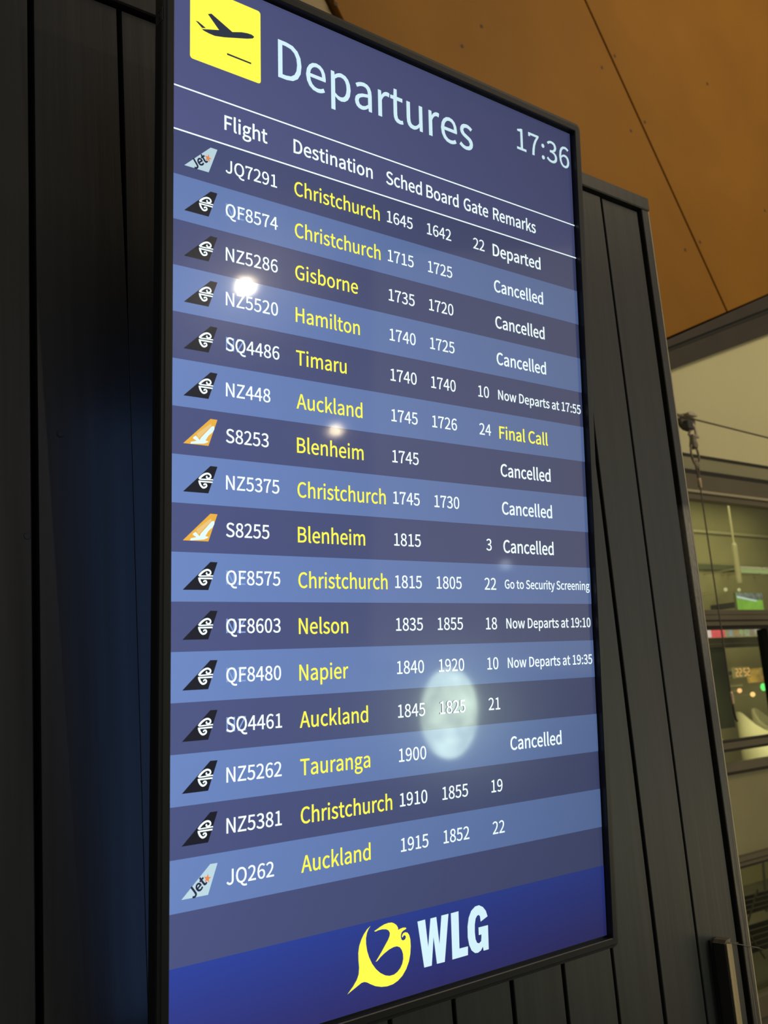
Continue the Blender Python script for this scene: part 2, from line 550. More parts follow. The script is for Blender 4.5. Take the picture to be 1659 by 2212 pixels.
# ---------------------------------------------------------------- room behind the glazing
YB = 5.45
cafe = tag(obj('wall_inner', bx(3.0, 12.5, YB, YB + 0.1, FZ, 2.6), M['cafe_wall']), kind='structure')
obj('rail', bx(3.0, 12.5, YB - 0.03, YB - 0.001, 1.60, 1.66), M['cafe_dark'], cafe)
obj('rail', bx(3.0, 12.5, YB - 0.03, YB - 0.001, 2.02, 2.05), M['frame_light'], cafe)
tag(obj('ceiling_inner', bx(3.0, 12.5, YF + 0.13, YB, 2.5, 2.6), M['cafe_wall']), kind='structure')
# head rail of an inner partition, its solid leaf on the left
part = empty('door_1', (0, 0, 0))
tag(part, kind='structure')
obj('head_rail', bx(3.3, 6.6, 3.30, 3.36, 0.632, 0.676), M['frame'], part, bevel=0.003)
obj('head_rail', bx(3.3, 6.6, 3.28, 3.36, 0.600, 0.631), M['frame'], part, bevel=0.003)
obj('door_leaf', bx(3.3, 5.80, 3.31, 3.35, 0.02, 0.598), M['cafe_dark'], part)

# television with a green pitch
tv = empty('television', (8.95, 5.0, 1.17))
tag(tv, 'far screen showing a green sports pitch behind the upper glass', 'television')
obj('casing', bx(-0.25, 0.25, -0.02, 0.012, -0.142, 0.112), M['cafe_dark'], tv, bevel=0.006)
s_ = obj('screen', bx(-0.245, 0.245, -0.026, -0.021, -0.135, 0.105), emit('pitch_green', lin((120, 165, 60)), 1.25, (9, 0.85, 1.1)), tv)
obj('grandstand_band', pr([(-0.243, 0.04), (0.243, 0.028), (0.243, 0.104), (-0.243, 0.104)], -0.0285, -0.0265), emit('stand_grey', lin((120, 128, 124)), 1.0, (25, 0.5, 1.3)), s_)
obj('touchline', pr([(-0.243, 0.048), (0.12, 0.010), (0.12, 0.026), (-0.243, 0.072)], -0.0305, -0.0288), emit('pale_line', lin((186, 206, 208)), 1.2), s_)
obj('wall_arm', bx(-0.03, 0.03, 0.0125, 0.448, -0.03, 0.03), M['steel_dark'], tv)

# round column and linear lights
colm = tag(obj('hanging_tube', lt([(0.028, 1.36), (0.030, 1.40), (0.030, 1.76), (0.012, 1.79), (0.010, 2.499)], (8.60, 4.85, 0.0), 16), M['frame_light']),
           'pale slim tube hanging behind the upper glass above the far screen', 'lamp')
for i, (x0, x1) in enumerate(((8.85, 9.26), (9.31, 9.9))):
    t = empty('linear_light', ((x0 + x1) / 2, 5.0, 1.515))
    tag(t, ('shorter pale green light strip left above the far screen', 'longer pale green light strip right of the shorter one')[i], 'lamp', 'light strips behind the upper glass')
    h = (x1 - x0) / 2
    obj('housing', bx(-h, h, -0.03, 0.03, 0.02, 0.05), M['white_shade'], t)
    obj('diffuser', bx(-h, h, -0.025, 0.025, -0.014, 0.019), emit('tube_green', lin((150, 165, 112)), 1.1), t)
    for xx in (-h + 0.03, h - 0.03):
        obj('wall_arm', bx(xx - 0.006, xx + 0.006, 0.031, 0.449, 0.028, 0.040), M['cafe_wall'], t)


def small_lamp(name, x, y, z, r, col, st, label, group, sz=1.0, back_y=5.449):
    t = empty(name, (x, y, z))
    tag(t, label, 'lamp', group)
    obj('bulb', lt([(r * math.sin(a) + 1e-4, -r * sz * math.cos(a)) for a in [k * math.pi / 8 for k in range(9)]], (0, 0, 0), 14), emit('bulb_' + name, lin(col), st), t, smooth=True)
    obj('wall_arm', tb([(0, r * 0.9, 0), (0, back_y - y, 0)], 0.004, 6), M['cafe_wall'], t)
    return t


small_lamp('pendant_lamp', 8.56, 5.0, 1.31, 0.020, (190, 185, 140), 1.2, 'tiny pale pendant lamp left above the far screen', 'tiny lamps above the far screen')
small_lamp('pendant_lamp', 8.81, 5.0, 1.31, 0.018, (190, 185, 140), 1.2, 'tiny pale pendant lamp right above the far screen', 'tiny lamps above the far screen')
small_lamp('pendant_lamp', 8.55, 5.0, 0.255, 0.024, (255, 190, 130), 1.6, 'small orange lamp in the lower pane, left of a pair', 'small orange lamps in the lower pane')
small_lamp('pendant_lamp', 8.78, 5.0, 0.205, 0.026, (255, 200, 130), 1.7, 'small orange lamp in the lower pane, right of a pair', 'small orange lamps in the lower pane')
small_lamp('green_lamp', 9.00, 5.0, 0.27, 0.030, (110, 255, 130), 1.4, 'bright green oval lamp at right frame edge', None, 1.35)
small_lamp('orange_lamp', 8.28, 5.0, -0.55, 0.038, (225, 170, 80), 1.0, 'orange lamp glowing below the lowest window bars', None)
small_lamp('downlight_glint', 6.64, 3.8, -0.125, 0.020, (255, 255, 240), 2.2, 'small white oval bulb standing in for a downlight reflection just above a window bar', None, 0.75)  # glowing bulb takes the place of a downlight's reflection

# amber lit drum shade
t = empty('amber_lamp', (9.12, 5.0, 0.40))
tag(t, 'large glowing amber drum lamp shade at the right frame edge', 'lamp')
obj('shade', lt([(0.21, -0.075), (0.22, 0.0), (0.16, 0.075)], (0, 0, 0), 20), emit('amber_glow', lin((176, 140, 62)), 0.9, (7, 0.55, 1.6)), t, smooth=True)
obj('wall_arm', tb([(0, 0.15, 0), (0, 0.449, 0)], 0.008, 6), M['cafe_dark'], t)

# shop sign and menu board strips high up behind the transom
t = empty('shop_sign', (8.23, 5.0, 0.885))
tag(t, 'red and white lit sign strip just under the window bar', 'sign')
obj('sign_face', bx(-0.20, 0.175, -0.02, 0.02, -0.075, 0.07), emit('sign_red', lin((218, 82, 92)), 1.15, (20, 0.85, 1.15)), t)
obj('white_end', bx(-0.155, -0.075, -0.024, -0.0205, -0.075, 0.07), emit('sign_white', lin((225, 205, 210)), 1.05), t)
obj('cream_end', bx(-0.20, -0.1555, -0.024, -0.0205, -0.075, 0.07), emit('sign_cream', lin((225, 200, 140)), 1.05), t)
obj('bracket', bx(-0.02, 0.02, 0.021, 0.448, -0.02, 0.02), M['steel_dark'], t)
t = empty('menu_board', (8.80, 5.0, 0.885))
tag(t, 'long strip of pale mottled menu pictures right of the red sign', 'sign')
obj('board', bx(-0.34, 0.36, -0.02, 0.02, -0.085, 0.07), emit('board_tan', lin((150, 142, 108)), 0.95, (22, 0.75, 1.2)), t)
cols = ((150, 156, 158), (168, 140, 100), (158, 172, 128), (160, 170, 136), (150, 134, 118), (182, 176, 170), (164, 160, 124))
for i, c in enumerate(cols):
    obj('picture_tile', bx(-0.335 + i * 0.099, -0.335 + i * 0.099 + 0.07 + 0.02 * (i % 2), -0.024, -0.0205, -0.07 + 0.01 * (i % 3), 0.062), emit('tile_%d' % i, lin(c), 0.95, (30, 0.8, 1.15)), t)
obj('bracket', bx(-0.02, 0.02, 0.021, 0.448, -0.02, 0.02), M['steel_dark'], t)

# led digits
t = empty('led_clock', (8.645, 5.0, 0.44))
tag(t, 'small clock of four amber lit digits floating in the dark pane', 'clock')
obj('case', bx(-0.14, 0.14, -0.005, 0.03, -0.055, 0.055), M['cafe_wall'], t)
amber = emit('amber_digit', lin((240, 180, 105)), 1.25)
SEG = {'2': 'abged', '5': 'afgcd', '8': 'abcdefg'}
for i, ch in enumerate('2252'):
    cx = -0.105 + i * 0.065 + (0.018 if i > 1 else 0)
    w, h, e = 0.019, 0.036, 0.005
    bm = bmesh.new()
    for s in SEG[ch]:
        if s in 'agd':
            z = {'a': h, 'g': 0, 'd': -h}[s]
            box(bm, cx - w, cx + w, -0.009, -0.0055, z - e, z + e)
        else:
            x = cx + (w if s in 'bc' else -w)
            z0, z1 = (0.008, h - 0.008) if s in 'bf' else (-h + 0.008, -0.008)
            box(bm, x - e, x + e, -0.009, -0.0055, z0, z1)
    obj('digit', bm, amber, t)
obj('bracket', bx(-0.02, 0.02, 0.031, 0.448, -0.02, 0.02), M['steel_dark'], t)

# small shelf, pale tub chairs
ctr = empty('wall_shelf', (8.72, 5.30, 0.305))
tag(ctr, 'short pale shelf edge in the lower pane right of the amber digits', 'shelf')
obj('shelf_board', bx(-0.14, 0.14, -0.15, 0.149, -0.012, 0.012), M['chair_pale'], ctr, bevel=0.004)
for xx in (-0.1, 0.1):
    obj('bracket', pr([(xx - 0.008, -0.05), (xx + 0.008, -0.05), (xx + 0.008, -0.0125), (xx - 0.008, -0.0125)], 0.0, 0.149), M['cafe_dark'], ctr)


def tub_chair(x, y, rz, label, s=1.0):
    r = empty('tub_chair', (x, y, FZ))
    r.rotation_euler.z = rz
    r.scale = (s, s, s)
    tag(r, label, 'chair', 'pale tub chairs behind the glass')
    bm = bmesh.new()
    n = 14
    inner, outer = [], []
    for k in range(n + 1):
        a = math.pi * (-0.15 + 1.3 * k / n)
        top = 1.62 + 0.20 * math.sin(max(0.0, min(math.pi, a))) ** 2
        for rr, lst in ((0.24, inner), (0.275, outer)):
            lst.append([bm.verts.new((rr * math.cos(a), rr * math.sin(a), z)) for z in (1.20, 1.42, top)])
    for L_, sgn in ((inner, -1), (outer, 1)):
        for a, b in zip(L_, L_[1:]):
            for j in range(2):
                bm.faces.new((a[j], b[j], b[j + 1], a[j + 1]))
    for a, b in zip(range(n), range(1, n + 1)):
        bm.faces.new((inner[a][2], inner[b][2], outer[b][2], outer[a][2]))
        bm.faces.new((inner[a][0], inner[b][0], outer[b][0], outer[a][0]))
    for k in (0, n):
        for j in range(2):
            bm.faces.new((inner[k][j], inner[k][j + 1], outer[k][j + 1], outer[k][j]))
    bmesh.ops.recalc_face_normals(bm, faces=bm.faces)
    obj('backrest', bm, M['chair_pale'], r, smooth=True)
    obj('seat', lt([(0.22, 1.20), (0.235, 1.24), (0.22, 1.28)], (0, 0, 0), 18), M['cafe_dark'], r, smooth=True)
    for sx in (-1, 1):
        for sy in (-1, 1):
            obj('leg', tb([(sx * 0.14, sy * 0.14, 1.21), (sx * 0.21, sy * 0.21, 0.0)], 0.012, 8), M['steel_dark'], r)
    return r


tub_chair(8.62, 4.62, 0.3, 'pale high tub stool in the middle of the lower pane')
tub_chair(9.35, 4.55, -0.4, 'pale high tub stool at the right of the lower pane')
tub_chair(7.85, 4.3, 0.8, 'pale high tub stool nearest the left of the lower pane')

# slatted rack seen at the bottom right
rk = empty('slatted_rack', (6.2, 3.40, FZ))
tag(rk, 'dark slatted rack with pale diagonal braces behind the lowest glass', 'rack')
for z0, n_s, st in ((-1.165, 4, 0.036), (-1.365, 5, 0.042)):
    for k in range(n_s):
        zz = z0 - FZ - st * k
        obj('slat', pr([(-0.95, zz - st * 0.72 + 0.02), (1.3, zz - st * 0.72 - 0.03), (1.3, zz - 0.03), (-0.95, zz + 0.02)], -0.012 + 0.01 * k, 0.010 + 0.01 * k), M['slat'], rk, bevel=0.002)
for x0 in (-0.75, -0.15, 0.45):
    obj('brace', tb([(x0, -0.035, 0.16), (x0 + 0.42, -0.035, 0.62)], 0.008, 8), M['slat_pale'], rk)
    obj('brace', tb([(x0 + 0.40, -0.030, 0.16), (x0 + 0.05, -0.030, 0.60)], 0.006, 8), M['slat_pale'], rk)
for xx in (-0.9, 0.2, 1.25):
    obj('post', bx(xx - 0.015, xx + 0.015, 0.062, 0.09, 0.0, 0.66), M['slat'], rk)

# ---------------------------------------------------------------- wire rope, pulley and hanging cord at y = 2.7
YR = 2.7
rope = empty('wire_rope', (5.2, YR, 2.078))
tag(rope, 'taut thin steel wire rope stretched across the cream bulkhead', 'cable')
dzdx = -(2.096 - 2.058) / (5.788 - 4.669)
pt = lambda x, dz=0.0: (x - 5.2, 0.0, (x - 5.228) * dzdx + dz)
obj('strand', tb([pt(x) for x in (2.6, 4.0, 5.0, 6.5, 8.6)], 0.0062, 8), M['wire'], rope)
tag(obj('return_strand', tb([pt(2.6, 0.03), pt(4.2, 0.026), pt(4.74, 0.010)], 0.0045, 8), M['ferrule'], rope), 'paler second strand')
for x in (2.6, 8.6):
    o = obj('wall_anchor', bx(x - 5.2 - 0.02, x - 5.2 + 0.02, -0.02, 0.299, (x - 5.228) * dzdx - 0.03, (x - 5.228) * dzdx + 0.03), M['shackle'], rope)

hang = empty('rope_pulley', (4.85, YR, 2.07))
tag(hang, 'pulley with steel ring, crimp sleeve and long thin cord hanging from the wire rope', 'pulley')
cx = lambda x, z: (x - 4.85, 0.0, z - 2.07)
# pulley: slanted cheek over the rope
bm = lt([(0.020, -0.022), (0.078, -0.020), (0.084, -0.006), (0.070, 0.0), (0.084, 0.006), (0.078, 0.020), (0.020, 0.022)], (0, 0, 0), 26, 'Y')
bmesh.ops.rotate(bm, cent=(0, 0, 0), matrix=Matrix.Rotation(math.radians(24), 3, 'Y'), verts=bm.verts)
bmesh.ops.scale(bm, vec=(1.0, 1.0, 0.72), verts=bm.verts)
bmesh.ops.translate(bm, vec=Vector(cx(4.842, 2.072)) + Vector((0, 0.028, 0)), verts=bm.verts)
obj('pulley_wheel', bm, M['shackle'], hang, smooth=False, bevel=0.002)
obj('clamp_plate', pr([(-0.065, 0.045), (-0.02, 0.062), (0.035, 0.045), (0.045, 0.030), (-0.055, 0.030)], -0.034, -0.004), M['shackle_light'], hang, bevel=0.003)
obj('clamp_block', pr([(-0.080, -0.005), (-0.02, -0.012), (-0.015, -0.070), (-0.078, -0.062)], -0.030, 0.026), M['steel_dark'], hang, bevel=0.004)
# shackle bow and pin
bow = [cx(4.858 + 0.034 * math.cos(a), 2.010 + 0.040 * math.sin(a)) for a in [math.pi * k / 8 for k in range(9)]]
obj('shackle_bow', tb([cx(4.826, 1.972)] + bow[::-1] + [cx(4.890, 1.972)], 0.0105, 10), M['shackle_light'], hang, smooth=True)
obj('shackle_pin', tb([cx(4.808, 1.978), cx(4.912, 1.966)], 0.010, 10), M['shackle_light'], hang, smooth=True)
obj('swivel', lt([(0.022, -0.02), (0.030, 0.0), (0.024, 0.03), (0.020, 0.06), (0.026, 0.075)], cx(4.846, 1.900), 14), M['shackle'], hang, smooth=True)
# oval ring
ring = []
for k in range(26):
    a = 2 * math.pi * k / 26
    ring.append(cx(4.846 + 0.040 * math.cos(a) + 0.006 * math.sin(a) * -1, 1.838 + 0.074 * math.sin(a)))
tag(obj('ring', tb(ring, 0.0075, 8, True), M['shackle'], hang, smooth=True), 'open oval steel ring')
# thimble and eye splice
obj('eye_splice', tb([cx(4.853, 1.655), cx(4.842, 1.72), cx(4.838, 1.77), cx(4.848, 1.797), cx(4.862, 1.795), cx(4.869, 1.765), cx(4.862, 1.72), cx(4.855, 1.655)], 0.0065, 8), M['wire'], hang, smooth=True)
obj('thimble', tb([cx(4.848, 1.745), cx(4.845, 1.775), cx(4.855, 1.790), cx(4.864, 1.772), cx(4.860, 1.745)], 0.008, 8), M['shackle'], hang, smooth=True)
tag(obj('sleeve', lt([(0.008, -0.032), (0.0125, -0.028), (0.0135, 0.026), (0.010, 0.034)], cx(4.854, 1.645), 12), M['ferrule'], hang, smooth=True), 'copper toned crimp sleeve')
obj('cord_line', tb([cx(4.854, 1.62), cx(4.858, 1.2), cx(4.864, 0.7), cx(4.869, 0.255)], 0.0048, 8), M['wire'], hang)
obj('toggle', lt([(0.008, -0.045), (0.0125, -0.03), (0.014, 0.02), (0.007, 0.045)], cx(4.872, 0.245), 12), M['ferrule'], hang, smooth=True)
obj('cord_tail', tb([cx(4.873, 0.20), cx(4.876, 0.15), cx(4.884, 0.112), cx(4.897, 0.100)], [0.006, 0.006, 0.0075, 0.006], 8), M['rubber'], hang)

# ---------------------------------------------------------------- the display
S = 0.685 / 9.0
disp = empty('departures_display', (0, 0, 0))
disp.rotation_euler.x = math.radians(5.2)
tag(disp, 'large upright flight departures screen in a black frame on the black plank wall', 'display')
U = lambda u: (u - 4.5) * S
V = lambda v: (16.0 - v) * S
b_, w_, hF, dB = 0.058, 0.188, 0.009, 0.013


def frame_mesh():
    """mitred rectangular frame with a chamfered outer rim and rounded corners"""
    bm = bmesh.new()
    prof = [(b_, 0.002), (b_, -hF + 0.001), (b_ + 0.013, -hF), (b_ + w_ * 0.62, -hF), (b_ + w_ * 0.70, -hF + 0.0012), (b_ + w_ * 0.93, -hF + 0.0014),
            (b_ + w_, -hF + 0.004), (b_ + w_, dB - 0.002), (b_ + w_ - 0.02, dB), (b_, dB)]
    loops = []
    for off, y in prof:
        r = 0.012 + max(0.0, off - b_) * 0.62
        loop = []
        for cxn, czn, sx, sz in ((9, 0, 1, -1), (9, 16, 1, 1), (0, 16, -1, 1), (0, 0, -1, -1)):
            ccx, ccz = cxn + sx * (off - r), czn + sz * (off - r)
            arc = [k / 5 * math.pi / 2 for k in range(6)]
            if sx * sz > 0:
                arc = arc
            pts_ = [(ccx + sx * r * math.cos(a), ccz + sz * r * math.sin(a)) for a in arc]
            if (sx, sz) in ((1, -1), (-1, 1)):
                pts_ = pts_[::-1]
            loop += pts_
        loops.append([bm.verts.new((U(u), y, V(v))) for u, v in loop])
    n = len(loops[0])
    m_ = len(loops)
    for i in range(m_):
        a, b = loops[i], loops[(i + 1) % m_]
        for k in range(n):
            bm.faces.new((a[k], a[(k + 1) % n], b[(k + 1) % n], b[k]))
    bmesh.ops.recalc_face_normals(bm, faces=bm.faces)
    return bm


obj('frame', frame_mesh(), M['bezel'], disp)
obj('border', bx(U(-b_) + 0.0001, U(9 + b_) - 0.0001, 0.0012, 0.003, V(16 + b_), V(-b_)), M['bezel_in'], disp)
hs = obj('housing', bx(U(1.6), U(8.6), dB + 0.0002, 0.044, V(15.6), V(0.7)), M['bezel'], disp, bevel=0.004)
for k in range(9):
    obj('vent_slot', bx(U(1.9 + 0.7 * k), U(2.3 + 0.7 * k), 0.0442, 0.046, V(2.0), V(1.3)), M['backing'], hs)
br = obj('mount_bracket', pr([(U(2.5), V(13.8)), (U(6.5), V(13.8)), (U(6.5), V(2.6)), (U(2.5), V(2.6))], 0.0442, 0.052), M['steel_dark'], disp)
# arms from the bracket back to the planks (the screen leans forward)
th = math.radians(5.2)
for u in (3.0, 6.0):
    for v in (4.0, 12.5):
        z = V(v)
        y_wall = (YW + 0.0005 + z * math.sin(th)) / math.cos(th)
        bm = bx(U(u - 0.2), U(u + 0.2), 0.0522, y_wall, z - 0.02, z + 0.02)
        obj('mount_arm', bm, M['steel_dark'], disp)
# added blue glowing strip, hidden behind the frame, to tint the planks beside it
obj('added_glow_strip', bx(U(-0.20), U(1.58), dB + 0.0005, dB + 0.003, V(15.7), V(6.2)), emit('added_blue_glow', (0.13, 0.25, 0.56), 0.95), disp)
# small moulded mark on the left side of the frame
xs = U(-b_ - w_) - 0.0004
mk = bmesh.new()
for (y0, y1, z0, z1) in ((-0.0070, -0.0062, 1.136, 1.152), (0.0072, 0.0080, 1.136, 1.152), (-0.0062, 0.0072, 1.1512, 1.152), (-0.0062, 0.0072, 1.136, 1.1368),
                         (-0.0035, -0.0027, 1.139, 1.149), (0.0030, 0.0038, 1.139, 1.149), (-0.0027, 0.0030, 1.1436, 1.1444)):
    box(mk, xs, xs + 0.0004, y0, y1, z0, z1)
obj('side_mark', mk, M['mark'], disp)

scr = obj('screen', bx(U(-0.02), U(9.02), 0.0, 0.0011, V(16.02), V(-0.02)), M['bg'], disp)


def flat(name, polys, m, parent, yo, holes=False, mats=None):
    """flat print on the panel: polygons in panel units (u, v)"""
    bm = bmesh.new()
    for i, poly in enumerate(polys):
        vs = [bm.verts.new((U(u), yo, V(v))) for u, v in poly]
        f = bm.faces.new(vs)
        if mats:
            f.material_index = mats[i]
    bm.normal_update()
    bmesh.ops.triangulate(bm, faces=bm.faces, ngon_method='EAR_CLIP')
    for f in bm.faces:
        if f.calc_area() > 0:
            f.normal_update()
            if f.normal.y > 0:
                f.normal_flip()
    return obj(name, bm, m, parent)


def rect(u0, u1, v0, v1):
    return [(u0, v0), (u1, v0), (u1, v1), (u0, v1)]


V1, V0, RH = 1.979, 2.678, 0.70957
ROW = lambda k: V0 + RH * k
for k in range(1, 16, 2):
    flat('row_band', [rect(-0.02, 9.02, ROW(k), ROW(k + 1))], M['band'], scr, -0.0003)
flat('header_panel', [rect(-0.02, 9.02, -0.02, V0)], M['header'], scr, -0.0002)
flat('header_rule', [rect(-0.02, 9.04, V1 - 0.012, V1 + 0.012)], M['white'], scr, -0.0004)
flat('header_rule', [rect(-0.02, 9.04, V0 - 0.012, V0 + 0.012)], M['white'], scr, -0.0004)
# the banner at the foot: mesh origin at the bottom of the panel, so its Z runs up the banner
flat('foot_banner', [rect(-0.02, 9.02, 14.745, 16.02)], M['banner'], scr, -0.0003)

